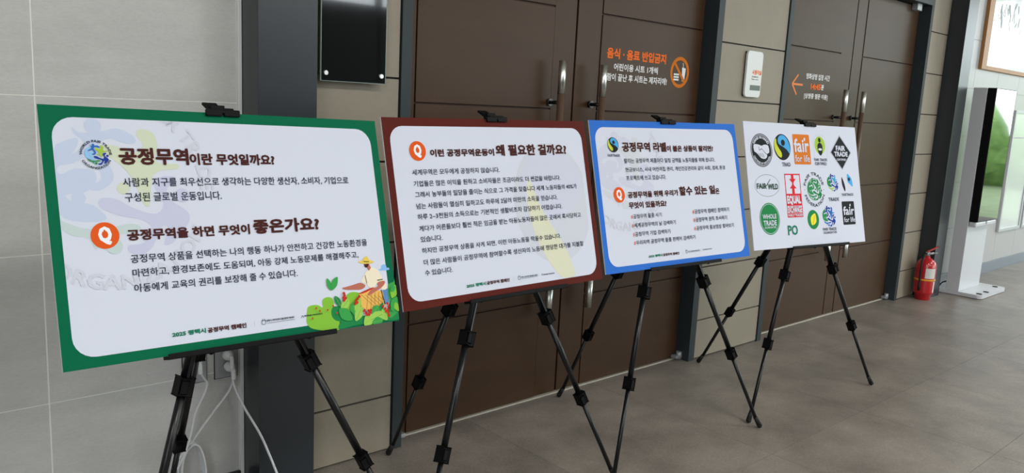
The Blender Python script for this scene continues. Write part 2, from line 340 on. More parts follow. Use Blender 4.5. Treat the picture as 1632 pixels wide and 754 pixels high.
FARM={
 "bush_a":[(0.1505, -0.2345), (0.1552, -0.2234), (0.1686, -0.22), (0.1847, -0.2218), (0.1986, -0.2299), (0.1987, -0.2166), (0.2033, -0.2067), (0.2154, -0.2036), (0.2285, -0.2065), (0.2338, -0.2175), (0.2335, -0.2325), (0.2487, -0.2463), (0.2573, -0.2594), (0.2451, -0.2729), (0.2431, -0.2876), (0.2403, -0.2956), (0.2083, -0.2948), (0.1636, -0.2834), (0.1489, -0.2721), (0.146, -0.2572)],
 "bush_b":[(0.2749, -0.2069), (0.2828, -0.2001), (0.2972, -0.1977), (0.3145, -0.2013), (0.3242, -0.2091), (0.3287, -0.2281), (0.3178, -0.2545), (0.276, -0.2495), (0.2677, -0.2213)],
 "bush_c":[(0.2226, -0.2432), (0.2283, -0.2334), (0.2405, -0.2309), (0.2605, -0.2356), (0.2829, -0.2504), (0.3231, -0.2675), (0.3881, -0.2755), (0.4469, -0.2652), (0.444, -0.292), (0.3637, -0.2896), (0.2842, -0.2915), (0.2421, -0.2949), (0.2401, -0.2842), (0.2483, -0.2748), (0.2335, -0.2699), (0.2233, -0.2581)],
 "rleaves":[(0.4181, -0.1872), (0.436, -0.1825), (0.4428, -0.1703), (0.4451, -0.1866), (0.4451, -0.225), (0.4433, -0.2632), (0.4253, -0.2801), (0.4057, -0.284), (0.4149, -0.2472), (0.412, -0.2152)],
 "basket":[(0.3159, -0.2045), (0.359, -0.1946), (0.3765, -0.2014), (0.3947, -0.2045), (0.3984, -0.2437), (0.3862, -0.2627), (0.3391, -0.2571), (0.3195, -0.2424)],
 "basketrim":[(0.316, -0.2036), (0.3575, -0.1923), (0.3673, -0.1933), (0.3395, -0.2029), (0.3174, -0.2059)],
 "jeans":[(0.3918, -0.2036), (0.4152, -0.199), (0.4149, -0.2218), (0.4119, -0.2421), (0.3989, -0.2428)],
 "shirt":[(0.3511, -0.1418), (0.3606, -0.1373), (0.3706, -0.134), (0.3851, -0.1415), (0.3944, -0.1549), (0.4028, -0.1746), (0.4127, -0.1978), (0.3952, -0.2014), (0.3814, -0.1805), (0.3665, -0.1932), (0.3523, -0.1902), (0.3446, -0.1802), (0.3293, -0.1725), (0.3293, -0.1679), (0.3433, -0.1505)],
 "armL":[(0.266, -0.1826), (0.2748, -0.182), (0.2999, -0.1783), (0.3254, -0.1746), (0.3403, -0.1844), (0.3264, -0.1932), (0.3016, -0.192), (0.2722, -0.1884), (0.2673, -0.1864)],
 "armR":[(0.3816, -0.179), (0.4045, -0.1764), (0.4042, -0.1859), (0.3883, -0.1969), (0.3607, -0.2082), (0.3491, -0.2123), (0.3448, -0.2119), (0.3485, -0.2039), (0.3627, -0.1944), (0.3811, -0.1899)],
 "neck":[(0.3527, -0.131), (0.3602, -0.1222), (0.3657, -0.1352), (0.3571, -0.1439)],
 "face":[(0.3463, -0.1164), (0.3597, -0.1175), (0.3601, -0.1253), (0.3534, -0.131), (0.347, -0.1299), (0.3445, -0.1241)],
 "beard":[(0.3447, -0.1226), (0.3489, -0.1244), (0.3567, -0.1204), (0.3599, -0.1237), (0.3551, -0.1318), (0.3476, -0.1331), (0.345, -0.1288)],
 "brim":[(0.3267, -0.1143), (0.3378, -0.1127), (0.3561, -0.1119), (0.3739, -0.1163), (0.377, -0.1204), (0.3619, -0.123), (0.3438, -0.1215), (0.3298, -0.1183)],
 "crown":[(0.342, -0.1136), (0.3441, -0.1069), (0.3493, -0.1032), (0.3558, -0.1015), (0.3598, -0.1065), (0.3616, -0.1145), (0.3519, -0.1159)],
 "cloud":[(0.3911, -0.1442), (0.4004, -0.1396), (0.4013, -0.1333), (0.4096, -0.1286), (0.4175, -0.1314), (0.4194, -0.1395), (0.4251, -0.1394), (0.4282, -0.1441), (0.4241, -0.1463), (0.407, -0.1462)],
 "bigleaf":[(0.2302, -0.1863), (0.2204, -0.1787), (0.2172, -0.165), (0.22, -0.1518), (0.228, -0.16), (0.2316, -0.1663), (0.2368, -0.1578), (0.2521, -0.1507), (0.253, -0.1593), (0.2489, -0.174), (0.2403, -0.1822)],
 "beltline":[(0.3885, -0.2007), (0.392, -0.2024), (0.3995, -0.2438), (0.3958, -0.2434)],
 "sleeve":[(0.3808, -0.1717), (0.4005, -0.1703), (0.4001, -0.1728), (0.3819, -0.1743)],
}
DOTS={'b': [(0.2656, -0.1984), (0.2665, -0.2045), (0.2623, -0.2101), (0.2689, -0.2124), (0.263, -0.2178), (0.3129, -0.2125), (0.3068, -0.218), (0.3007, -0.2234), (0.3036, -0.2284), (0.2979, -0.2308), (0.3233, -0.2537), (0.3277, -0.2604), (0.3375, -0.2554), (0.3422, -0.2606), (0.3378, -0.2662), (0.3306, -0.2653), (0.3449, -0.2547), (0.3864, -0.2486), (0.3929, -0.2557), (0.4023, -0.2426), (0.4049, -0.2508), (0.4017, -0.2599), (0.4022, -0.2694), (0.4029, -0.2773), (0.3954, -0.2638)], 'd': [(0.1746, -0.2292), (0.1843, -0.2377), (0.2081, -0.2382), (0.2261, -0.2292), (0.1601, -0.255), (0.2356, -0.2495)]}
LV= [(0.2375, -0.2029, 0.2537, -0.2348, 0.3), (0.2805, -0.2167, 0.2529, -0.2408, 0.4), (0.2916, -0.2255, 0.2951, -0.264, 0.4), (0.2462, -0.24, 0.283, -0.2747, 0.4), (0.3163, -0.2144, 0.2967, -0.252, 0.3), (0.3195, -0.2424, 0.293, -0.279, 0.35), (0.3738, -0.2456, 0.3485, -0.2675, 0.45), (0.3766, -0.2522, 0.3974, -0.2892, 0.45), (0.3521, -0.268, 0.3193, -0.2946, 0.45), (0.389, -0.2693, 0.3352, -0.2844, 0.35), (0.3826, -0.2874, 0.3452, -0.2903, 0.4), (0.3898, -0.238, 0.3752, -0.2614, 0.3), (0.4403, -0.1925, 0.4215, -0.2289, 0.4), (0.4427, -0.228, 0.4159, -0.2663, 0.4), (0.4309, -0.2426, 0.4385, -0.269, 0.4), (0.4186, -0.2095, 0.4379, -0.1955, 0.4)]

prewarm([q[0] for q in T1+T2+T3+T4]+['Q', 'WORLD FAIR TRADE', 'ORGANIZATION', 'TRADE', 'HAND IN HAND', 'CERTIFIED BY RAPUNZEL', 'FAIR TRADE', 'FEDERATION', '시청각실', 'Audience', 'Dept. room',
  '음식 · 음료 반입금지', '어린이용 시트 1개씩', '관람이 끝난 후 시트는 제자리에!', '영화상영 입장 시간', '14:45', '분', '[상영중 옆문 이용]'])

# ------------------------------------------------------------------ room shell
D, PW, CF = 2.724, 2.64, 2.506      # door plane, wall panel plane, column front
def struct(o): o['kind'] = 'structure'; return o
FT = .0
fl = struct(box('floor', (-4, -6.2, -.05), (14.4, 3.2, -.004), M['fjoint']))
def pieces(name, parent, m, rects, lo, hi, axis, bev=0):
    """alike boxes; rects = (a0,a1,b0,b1); shares mesh data for equal sizes"""
    cache = {}
    for a0, a1, b0, b1 in rects:
        k = (round(a1-a0, 4), round(b1-b0, 4))
        if k not in cache:
            bm = bmesh.new()
            if axis == 'z': add_box(bm, (0, 0, lo), (k[0], k[1], hi), bev)
            else: add_box(bm, (0, lo, 0), (k[0], hi, k[1]), bev)
            me = bpy.data.meshes.new(name); bm.to_mesh(me); bm.free(); me.materials.append(m); cache[k] = me
        o = bpy.data.objects.new(name, cache[k]); COL.objects.link(o); o.parent = parent
        o.location = (a0, b0, 0) if axis == 'z' else (a0, 0, b0)
g = .0007
rects = []
x = 3.08-.85*3
while x < 13:
    for y0, y1 in ((2.25, 2.86), (1.64, 2.25), (1.03, 1.64), (.42, 1.03), (-.19, .42)):
        rects.append((x+g, x+.85-g, y0+g, min(y1, 2.72)-g if x < 7 else y1-g))
    x += .85
pieces('floor_tile', fl, M['floor'], rects, -.004, 0, 'z')
# base under the rest of the floor is finished in the same vinyl, too far behind the camera to tell pieces apart
box('floor_field', (-4, -6.2, -.004), (14.4, -.19, 0), M['floor'], fl)
box('floor_field', (-4, -.19, -.004), (.53, 3.0, 0), M['floor'], fl)
ce = struct(box('ceiling', (-4, -6.2, 3.4), (14.4, 3.2, 3.5), M['ceil']))
# tiled wall, left
wl = struct(box('wall_left', (-4, PW+.0012, 0), (1.128, 3.2, 3.4), M['grout']))
rects = []
for i in range(8):
    x0, x1 = .531-.6*i, 1.131-.6*i
    zs = [.012, .476]+[.476+.4635*k for k in range(1, 7)]
    for z0, z1 in zip(zs, zs[1:]+[3.4]):
        rects.append((x0+.0022, (x1 if i else 1.126)-.0022, z0+.0014, z1-.0014))
pieces('wall_tile', wl, M['tile'], rects, PW, PW+.004, 'y')
struct(box('trim_1', (1.1255, PW-.012, 0), (1.1385, PW+.02, 3.4), M['plast'], bev=.001))
struct(box('baseboard_left', (-4, PW-.014, 0), (1.1255, PW-.0005, .094), M['frame_dk'], bev=.002))
# columns
def column(n, x0, x1, m):
    c = struct(box('trim_%d' % n, (x0, CF, 0), (x1, 3.1, 3.4), m, bev=.001)); return c
column(2, 1.1395, 1.349, M['charcoal'])
column(3, 7.052, 7.255, M['charcoal'])
# panel wall
wb = struct(box('wall_back', (1.349, PW+.012, 0), (7.05, 3.15, 3.4), M['joint']))
for o in [wb]:
    # carve the two door recesses
    bm = bmesh.new()
    for a, b in ((1.35, 1.774), (3.893, 4.58), (6.706, 7.051)): add_box(bm, (a, PW+.012, 0), (b, 3.15, 3.4))
    for a, b in ((1.774, 3.893), (4.58, 6.706)): add_box(bm, (a, D+.05, 0), (b, 3.15, 2.42)); add_box(bm, (a, PW+.012, 2.42), (b, 3.15, 3.4))
    me = bpy.data.meshes.new('wall_back'); bm.to_mesh(me); bm.free(); me.materials.append(M['joint']); o.data = me
rects = []
zs = [.004]+[.238+.3205*k for k in range(0, 10)]+[3.4]
for a, b in ((1.351, 1.768), (3.897, 4.574), (6.712, 7.0505)):
    for z0, z1 in zip(zs, zs[1:]): rects.append((a, b, z0+.004, z1-.004))
for a, b in ((1.774, 3.893), (4.58, 6.706)): rects.append((a, b, 2.47, 3.39))
pieces('wall_panel', wb, M['panel'], rects, PW, PW+.013, 'y')
# white wall, right
wr = struct(box('wall_right', (7.255, 2.675, 0), (14.4, 3.2, 3.4), M['joint']))
wr.data.materials[0] = M['white_tile'] if False else mat('grey_white_joint', 'a3a4a4', .6)
rects = []
for i in range(12):
    for j in range(8):
        z0 = .104+.417*j; rects.append((7.256+.6*i+.0015, 7.256+.6*(i+1)-.0015, z0+.0015, min(z0+.417, 3.4)-.0015))
pieces('wall_tile', wr, M['white_tile'], rects, 2.669, 2.676, 'y')
struct(box('baseboard_right', (7.256, 2.655, 0), (14.4, 2.668, .104), mat('blue_grey_baseboard', '6d7680', .3), bev=.002))

# ------------------------------------------------------------------ doors and frames
def frame(n, x0, x1, fw0, fw1, top):
    f = struct(empty('trim_%d' % n, (0, 0, 0)))
    box('jamb', (x0, PW-.008, 0), (x0+fw0, D+.05, top), M['frame'], f, bev=.0015)
    box('jamb', (x1-fw1, PW-.008, 0), (x1, D+.05, top), M['frame'], f, bev=.0015)
    box('head', (x0, PW-.008, top), (x1, D+.05, top+.055), M['frame'], f, bev=.0015)
    box('threshold', (x0+fw0, D-.012, 0), (x1-fw1, D+.05, .006), M['threshold'], f)
    return f
frame(4, 1.774, 3.893, .048, .056, 2.395)
frame(5, 4.58, 6.706, .048, .045, 2.35)
def leaf(n, x0, x1, top, hinge, fields, handle_x, shallow=.012):
    """one door leaf; face of the stiles at D, field panels between grooves"""
    r = struct(empty('door_%d' % n, (x0 if hinge < 0 else x1, D+.02, 0)))
    ox = r.location
    def L(p): return (p[0]-ox.x, p[1]-ox.y, p[2])
    def bx(name, lo, hi, m, bev=0, parent=r, **k): return box(name, L(lo), L(hi), m, parent, bev, **k)
    bx('leaf_core', (x0, D+.006, .01), (x1, D+.045, top), M['door_dk'])
    a, b = fields
    if a-x0 > .01: bx('stile', (x0, D, .01), (a-.004, D+.007, top), M['door'], .001)
    if x1-b > .01: bx('stile', (b+.004, D, .01), (x1, D+.007, top), M['door'], .001)
    zs = [.01, .496, .963, 1.43, 1.897, top]
    for z0, z1 in zip(zs, zs[1:]):
        bx('door_panel', (a, D-.004, z0+(.0 if z0 < .02 else .0035)), (b, D+.007, z1-.0035), M['door'], .0015)
    # pull handle
    hy = D-.08
    bm = bmesh.new(); add_tube(bm, L((handle_x, hy, .60)), L((handle_x, hy, 1.50)), .0165, n=20); h = bm_obj('handle', bm, M['hbrown'], r)
    for z0, z1 in ((1.50, 1.65), (.45, .60)):
        bm = bmesh.new(); add_tube(bm, L((handle_x, hy, z0)), L((handle_x, hy, z1)), .0172, n=20); bm_obj('handle_cap', bm, M['chrome'], h)
    for zz in (1.46, .64):
        bm = bmesh.new(); add_tube(bm, L((handle_x, hy+.008, zz)), L((handle_x, D-.004, zz)), .009); add_tube(bm, L((handle_x, D-.016, zz)), L((handle_x, D-.003, zz)), .017)
        bm_obj('handle_mount', bm, M['gun'], h)
    # floor pivot
    px = x0+.02 if hinge < 0 else x1-.02
    bm = bmesh.new(); add_box(bm, L((px-.03, D-.045, .012)), L((px+.03, D-.0045, .03)), .003); add_tube(bm, L((px+hinge*.012, D-.03, .004)), L((px+hinge*.012, D-.03, .05)), .017)
    bm_obj('floor_pivot', bm, M['metal'], r)
    return r
d1 = leaf(1, 1.826, 2.818, 2.39, -1, (1.905, 2.672), 2.662)
d2 = leaf(2, 2.83, 3.834, 2.39, 1, (3.000, 3.822), 2.945)
d3 = leaf(3, 4.632, 5.626, 2.345, -1, (4.64, 5.457), 5.436)
d4 = leaf(4, 5.638, 6.658, 2.345, 1, (5.784, 6.646), 5.706)
for d in (d1, d2, d3, d4): pass
def on_door(d, name): 
    p = Print(name, d, (D-.0045)-(D+.02)); p.ox = d.location.x; return p
def dtext(d, name, items, **k):
    p = on_door(d, name)
    for s, x0, x1, z, h, c, b in items: p.text(s, x0-p.ox, x1-p.ox, z, h, c, b)
    return p
PC['sign_orange'] = 'f0712a'
dtext(d2, 'door_notice', [('음식 · 음료 반입금지', 3.044, 3.518, 1.691, .053, 'sign_orange', 3), ('어린이용 시트 1개씩', 3.102, 3.454, 1.634, .037, 'w', 2), ('관람이 끝난 후 시트는 제자리에!', 3.018, 3.538, 1.582, .038, 'w', 2)]).done(label='orange and white Korean notice lettering')
dtext(d3, 'door_notice', [('영화상영 입장 시간', 5.011, 5.333, 1.699, .039, 'w', 2), ('14:45', 5.083, 5.221, 1.634, .04, 'sign_orange', 3), ('분', 5.225, 5.262, 1.636, .038, 'w', 2), ('[상영중 옆문 이용]', 5.009, 5.329, 1.568, .041, 'w', 2)]).done(label='orange and white Korean notice lettering')
p = on_door(d2, 'prohibition_sign')
cx, cz, R = 3.646-p.ox, 1.657, .083
p.ring(cx, cz, R, .0185, 'forange')
p.poly([(cx+.018, cz+.028), (cx+.052, cz+.024), (cx+.045, cz-.045), (cx+.024, cz-.047)], 'w')
p.line((cx+.030, cz+.026), (cx+.024, cz+.052), .004, 'w')
for q in (-.012, -.026, -.040): p.line((cx-.056+.004, cz+q), (cx-.006, cz+q), .009, 'w')
p.line((cx-.05, cz+.048), (cx+.05, cz-.055), .0165, 'forange')
p.done(label='orange ring with a slash over a cup and burger')
p = on_door(d3, 'arrow_sign'); ax, az = 4.843-p.ox, 1.659
for q in ((.068, .063), (.066, -.066), (.135, -.001)): p.line((ax, az), (ax+q[0], az+q[1]), .013, 'arrow')
p.done(label='orange arrow pointing left')
# door closer at the very top of the far leaf
box('door_closer', (6.50-6.658, D-.05-D-.02, 2.30), (6.58-6.658, D-.004-D-.02, 2.375), M['metal'], d4, bev=.004)

# ------------------------------------------------------------------ boards
W, HB = .882, .592
BOARD = {1: (.8478, 1.9562, 1.1019, .0327, .2869, -.023), 2: (1.7753, 2.0043, 1.1038, -.0127, .2482, .0075),
         3: (2.7059, 1.99, 1.1149, -.0802, .2542, .0058), 4: (3.662, 1.9183, 1.1269, -.1216, .2365, -.0107)}
def board_axes(k):
    x, y, z, yaw, tilt, roll = BOARD[k]
    r = V((math.cos(yaw), math.sin(yaw), 0)); n = V((-math.sin(yaw), math.cos(yaw), 0))
    u = V((0, 0, 1))*math.cos(tilt)+n*math.sin(tilt)
    r2 = r*math.cos(roll)+u*math.sin(roll); u2 = -r*math.sin(roll)+u*math.cos(roll)
    return V((x, y, z)), r2, u2.cross(r2), u2
def bp(k, u, d, v):
    c, r, b, up = board_axes(k); return c+r*u+b*d+up*v
def make_board(k, label, border):
    c, r, b, u = board_axes(k)
    root = empty('display_board', (0, 0, 0), label=label, category='poster board', group='display boards on easels')
    o = c-u*HB/2
    root.matrix_world = Matrix(((r.x, b.x, u.x, o.x), (r.y, b.y, u.y, o.y), (r.z, b.z, u.z, o.z), (0, 0, 0, 1)))
    box('foam_core', (-W/2, 0, 0), (W/2, .005, HB), M['white'], root)
    holder = empty('sheet', (0, 0, HB/2), root); 
    bpy.data.objects.remove(holder)
    p = BPrint('border_print' if border else 'printed_sheet', root, -.0001)
    p.poly([(-W/2, -HB/2), (W/2, -HB/2), (W/2, HB/2), (-W/2, HB/2)], border or 'paperw'); p.done()
    if border:
        p = BPrint('white_panel', root, -.0003); p.rrect(-.4175, .4175, -.2725, .2695, .047, 'paperw'); p.done()
    return root
PC['paperw'] = 'cdd2e0'
class BPrint(Print):
    def done(s, **k):
        s.v = [(a, y, b+HB/2) for a, y, b in s.v]; return Print.done(s, **k)
def put_texts(root, T):
    for s, x0, x1, y, h, c, b in T:
        nm = 'headline' if (b == 3 and h > .014) else 'text_line'
        p = BPrint(nm, root, -.0022); p.text(s, x0, x1, y, h, c, b); p.done()
def q_badge(root, cx, cy, r):
    p = BPrint('q_badge', root, -.0016); p.disc(cx, cy, r, 'orange'); p.text('Q', cx-.0145, cx+.0145, cy-.022, .043, 'white', 4); p.line((cx-.0005, cy-.006), (cx-.0005, cy+.013), .004, 'orange'); p.done(label='orange disc with a white letter Q')
# globe emblem of little figures, in units of its radius
def U(pts): return [((a-450)/185, (385-b)/185) for a, b in pts]
G_LIGHT = U([(370, 245), (300, 280), (270, 340), (275, 410), (310, 455), (370, 475), (430, 470), (400, 430), (350, 420), (335, 400), (380, 395), (410, 370), (410, 335), (360, 330), (330, 345), (320, 330), (350, 300), (375, 265)])
G_BLUE = U([(365, 215), (385, 230), (440, 225), (480, 215), (520, 235), (525, 255), (500, 258), (460, 245), (430, 260), (425, 290), (455, 330), (455, 365), (420, 390), (390, 385), (390, 372), (420, 365), (425, 340), (395, 300), (360, 315), (325, 320), (330, 305), (375, 280), (390, 255), (370, 235)])
G_LIME = U([(540, 215), (575, 225), (585, 260), (575, 300), (590, 315), (635, 315), (635, 330), (585, 335), (560, 360), (550, 420), (540, 440), (525, 420), (515, 380), (490, 330), (440, 285), (440, 265), (470, 265), (520, 285), (545, 260), (530, 235)])
G_NAVY = U([(565, 385), (580, 355), (620, 352), (625, 368), (600, 385), (605, 420), (650, 455), (650, 490), (600, 545), (575, 545), (590, 500), (570, 500), (545, 550), (515, 572), (480, 565), (480, 545), (520, 540), (545, 500), (520, 475), (460, 460), (415, 435), (420, 412), (460, 415), (500, 440), (560, 460), (585, 430)])
G_GREEN = U([(305, 465), (330, 475), (370, 492), (430, 495), (480, 485), (512, 490), (512, 505), (480, 512), (430, 515), (410, 525), (395, 552), (380, 520), (340, 510), (312, 485)])
G_DOT = [('L', 365, 410, 18), ('B', 418, 210, 22), ('M', 480, 385, 17), ('N', 640, 408, 21), ('G', 442, 545, 22)]
def globe(p, cx, cy, R, cols, clip=None):
    for pts, c in ((G_LIGHT, cols[0]), (G_BLUE, cols[1]), (G_LIME, cols[2]), (G_NAVY, cols[3]), (G_GREEN, cols[4])):
        p.poly([(cx+a*R, cy+b*R) for a, b in pts], c, sm=3, clip=clip)
    for (k, x, y, r), c in zip(G_DOT, cols):
        p.disc(cx+(x-450)/185*R, cy+(385-y)/185*R, r/185*R, c if k != 'L' else cols[0], n=14, clip=clip)
def emblem(p, cx, cy, R, cols, tc, b=2):
    globe(p, cx, cy, R, cols)
    p.arc('WORLD FAIR TRADE', cx, cy, R*1.21, R*.24, 181, -1, tc, b); p.arc('ORGANIZATION', cx, cy, R*1.45, R*.24, 204, 336, tc, b, inner=True)
def mark(p, cx, cy, R):   # two-tone round swirl with a small dot
    f = lambda pts: [(cx+(a-480)/83*R, cy+(345-b)/133*R) for a, b in pts]
    p.disc(cx, cy, R, 'k')
    p.poly(f([(442, 268), (462, 230), (500, 225), (535, 262), (556, 330), (556, 385), (548, 408), (525, 372), (485, 338), (448, 312)]), 'sky', sm=3)
    p.poly(f([(402, 320), (412, 275), (426, 262), (426, 310), (448, 362), (468, 400), (470, 435), (458, 452), (428, 425), (406, 370)]), 'ylime', sm=3)
    p.disc(cx+(490-480)/83*R, cy+(345-300)/133*R, R*.24, 'k', n=16)
def footer_bits(root, cx, cy, x2):
    p = BPrint('footer_emblem', root, -.0022)
    p.ring(cx, cy, .0062, .0013, 'icon', n=20); p.line((cx-.006, cy+.003), (cx-.002, cy+.009), .0012, 'icon'); p.line((cx+.006, cy+.003), (cx+.002, cy+.009), .0012, 'icon')
    p.line((cx+.0095, cy-.0035), (cx+.086, cy-.0028), .0009, 'icon')
    p.line((x2-.004, cy-.003), (x2, cy+.004), .0014, 'icon'); p.line((x2+.004, cy-.003), (x2, cy+.004), .0014, 'icon')
    p.line((cx-.0255, cy-.007), (cx-.0255, cy+.006), .0009, 'sep'); p.done()
CL = (-.4165, .4165, -.2715, .2685)
# board 1 : green
b1 = make_board(1, 'green-bordered poster board with a printed farmer and leaves in its corner', 'brd1')
p = BPrint('watermark', b1, -.0006)
wx, wy, wr_ = -.305, .105, .158
globe(p, wx, wy, wr_*.98, ('w1', 'w1', 'w5', 'w3', 'w2'), clip=CL)
p.arc('WORLD FAIR TRADE', wx, wy, .205, .036, 118, -2, 'w4', 2)
p.arc('ORGANIZATION', wx, wy, .235, .036, 232, 333, 'w4', 2, inner=True)
# keep the faint ring inside the white panel
p.v = [(max(a, -.416), y, min(b, .268)) for a, y, b in p.v]
p.done(label='very faint blue and green figures and ring lettering')
p = BPrint('emblem', b1, -.0022); emblem(p, -.3316, .1838, .0236, ('ltblue', 'blue', 'lime', 'dblue', 'dgreen'), 'navy'); p.done(label='small round emblem of coloured figures with ring lettering')
q_badge(b1, -.3293, -.0033, .0305); put_texts(b1, T1); footer_bits(b1, .0257, -.2476, .1347)
p = BPrint('farmer_illustration', b1, -.0012); p.clip = (-W/2, .4407, -.2957, .3)
F = lambda n, c, sm=3: p.poly(FARM[n], c, sm=sm, clip=p.clip)
F('cloud', 'cloud'); F('bush_b', 'bushg'); F('bush_a', 'bushg'); F('bush_c', 'leafd'); F('jeans', 'jeans', 0); F('shirt', 'shirt', 2); F('armL', 'skin'); F('rleaves', 'leafg', 2)
F('neck', 'skin', 0); F('face', 'skin', 2); F('beard', 'brown', 2); F('brim', 'hat'); F('crown', 'hat'); F('basket', 'basket', 0); F('basketrim', 'berry', 2); F('beltline', 'line', 0); F('armR', 'skin'); F('sleeve', 'line', 0)
for k in range(5):
    p.line((.322+.014*k, -.208-.002*k), (.365+.008*k, -.250+.004*k), .001, 'basketl')
    p.line((.335+.013*k, -.250), (.345+.012*k, -.206), .001, 'basketl')
p.line((.3425, -.155), (.345, -.178), .0014, 'line'); p.line((.343, -.1155), (.3605, -.1175), .0016, 'line')
F('bigleaf', 'leafg', 2)
p.line((.2302, -.185), (.2302, -.166), .001, 'leafd')
for i, l in enumerate(LV): p.leaf(*l, ('leafd', 'leafl', 'leafg', 'leafg', 'leafl', 'leafl', 'leafg', 'leafl', 'leafl', 'leafl', 'leafg', 'leafd', 'bushg', 'leafg', 'bushg', 'leafg')[i], 'leafg' if i % 2 else 'bushg')
for a, b in DOTS['b']: p.disc(a, b, .0042, 'berry', n=10)
for a, b in DOTS['d']: p.disc(a, b, .0028, 'berry', n=8)
p.done(label='printed farmer in a straw hat with a basket among leaves')
# board 2 : brown
b2 = make_board(2, 'dark brown-bordered poster board with ten lines of print, second from the left', 'brd2')
p = BPrint('watermark', b2, -.0006)
p.disc(.235, .0, .185, 'w6', ry=.215, clip=(-.4, .4, -.2715, .2685)); p.disc(.24, .07, .15, 'w9', ry=.12)
p.poly([(.13, .09), (.11, .02), (.125, -.09), (.17, -.19), (.235, -.268), (.30, -.268), (.27, -.17), (.22, -.09), (.17, -.01)], 'w7', sm=3, clip=(-.4, .4, -.2715, .2685)); p.done(label='faint yellow and blue swirl')
for m_ in ('w1',): pass
q_badge(b2, -.3227, .1913, .031); put_texts(b2, T2); footer_bits(b2, .0309, -.2463, .1372)
# board 3 : blue
b3 = make_board(3, 'blue-bordered poster board listing tasks marked with red hash signs, third from the left', 'brd3')
p = BPrint('watermark', b3, -.0006)
globe(p, -.29, .095, .15, ('w9', 'w9', 'w8', 'w9', 'w8'), clip=CL)
p.arc('ORGANIZATION', -.29, .095, .235, .036, 232, 333, 'w6', 2, inner=True); p.arc('TRADE', -.29, .095, .205, .036, 40, 0, 'w6', 2)
p.v = [(max(a, -.416), y, min(b, .268)) for a, y, b in p.v]; p.done(label='very faint figures and ring lettering')
p = BPrint('emblem', b3, -.0022); mark(p, -.3285, .2005, .0295); p.disc(-.293, .232, .0012, 'k', n=8); p.done(label='small round black emblem with blue and lime swirl')
q_badge(b3, -.3256, .0043, .0305); put_texts(b3, T3); footer_bits(b3, .025, -.245, .130)
# board 4 : logos
b4 = make_board(4, 'plain white poster board covered with fifteen small round and square logos, rightmost', None)
def logo(label, fn):
    p = BPrint('logo', b4, -.0004); fn(p); p.done(label=label)
def f(p):
    c = (-.3273, .1639)
    p.disc(*c, .078, 'k'); p.ring(*c, .0745, .0016, 'paperw'); p.ring(*c, .0705, .0014, 'paperw')
    p.arc('HAND IN HAND', *c, .054, .013, 150, 30, 'paperw', 3); p.arc('CERTIFIED BY RAPUNZEL', *c, .067, .0105, 205, 335, 'paperw', 2, inner=True)
    h = lambda pts: [(c[0]+(a-272)*.00072, c[1]+(375-b)*.00046) for a, b in pts]
    p.poly(h([(196, 320), (245, 318), (275, 330), (300, 318), (342, 325), (348, 395), (325, 410), (322, 440), (300, 462), (262, 455), (235, 420), (210, 395), (198, 385)]), 'paperw', sm=2)
    for a, b in (((250, 375), (275, 360)), ((275, 360), (300, 395)), ((300, 395), (325, 420)), ((240, 405), (258, 440)), ((258, 405), (275, 448)), ((276, 405), (292, 450)), ((245, 340), (250, 375))):
        q = h([a, b]); p.line(q[0], q[1], .0026, 'k')
logo('black round logo with two white shaking hands', f)
logo('round black logo with blue and lime swirl, large', lambda p: mark(p, -.1727, .1815, .0625))
def f(p):
    p.rrect(-.0885, .0425, .1, .2465, .007, 'forange'); p.leaf(.000, .214, .008, .232, .42, 'paperw')
logo('orange square logo with white lettering', f)
def f(p):
    p.rrect(.073, .1795, .087, .249, .045, 'sep'); p.rrect(.0742, .1783, .0882, .2478, .044, 'paperw'); p.disc(.1245, .1965, .043, 'lime', ry=.044)
    p.disc(.1245, .222, .0105, 'k', ry=.012); p.poly([(.104, .178), (.106, .198), (.118, .208), (.131, .208), (.143, .198), (.145, .178), (.138, .155), (.1245, .145), (.111, .155)], 'k', sm=3); p.disc(.1245, .176, .0155, 'paperw', ry=.006)
logo('tall rounded logo with a black figure on lime green', f)
def f(p):
    cx, cy = .2965, .163
    for k, c in ((.0885, 'k'), (.0868, 'paperw'), (.0835, 'k')): p.poly([(cx, cy+k), (cx+k, cy), (cx, cy-k), (cx-k, cy)][::-1], c)
logo('black diamond logo with white lettering', f)
def f(p):
    p.ring(-.3084, -.0005, .089, .0016, 'dkgreen', ry=.0515); p.line((-.318, -.005), (-.283, .029), .004, 'dkgreen'); p.line((-.318, -.005), (-.327, .010), .003, 'dkgreen')
logo('thin outlined oval logo with green lettering', f)
def f(p):
    x0, x1, y0, y1 = -.177, -.0575, -.154, .0545
    p.poly([(x0, y0), (x1, y0), (x1, y1), (x0, y1)], 'red'); p.poly([(x0+.006, -.041), (x1-.006, -.041), (x1-.006, y1-.006), (x0+.006, y1-.006)], 'paperw')
    m_ = (x0+x1)/2
    p.poly([(m_-.010, y1-.006), (m_-.010, .030), (m_-.026, .030), (m_-.006, .012), (m_-.006, .002), (m_-.026, -.016), (m_-.010, -.016), (m_-.010, -.041), (m_+.010, -.041), (m_+.010, -.016), (m_+.026, -.016), (m_+.006, .002), (m_+.006, .012), (m_+.026, .030), (m_+.010, .030), (m_+.010, y1-.006)], 'red')
    p.line((x0+.004, -.0995), (x1-.004, -.0995), .002, 'paperw'); p.line((x0+.004, -.137), (x1-.004, -.137), .0015, 'paperw')
logo('tall red rectangular logo with two arrows meeting above white lettering', f)
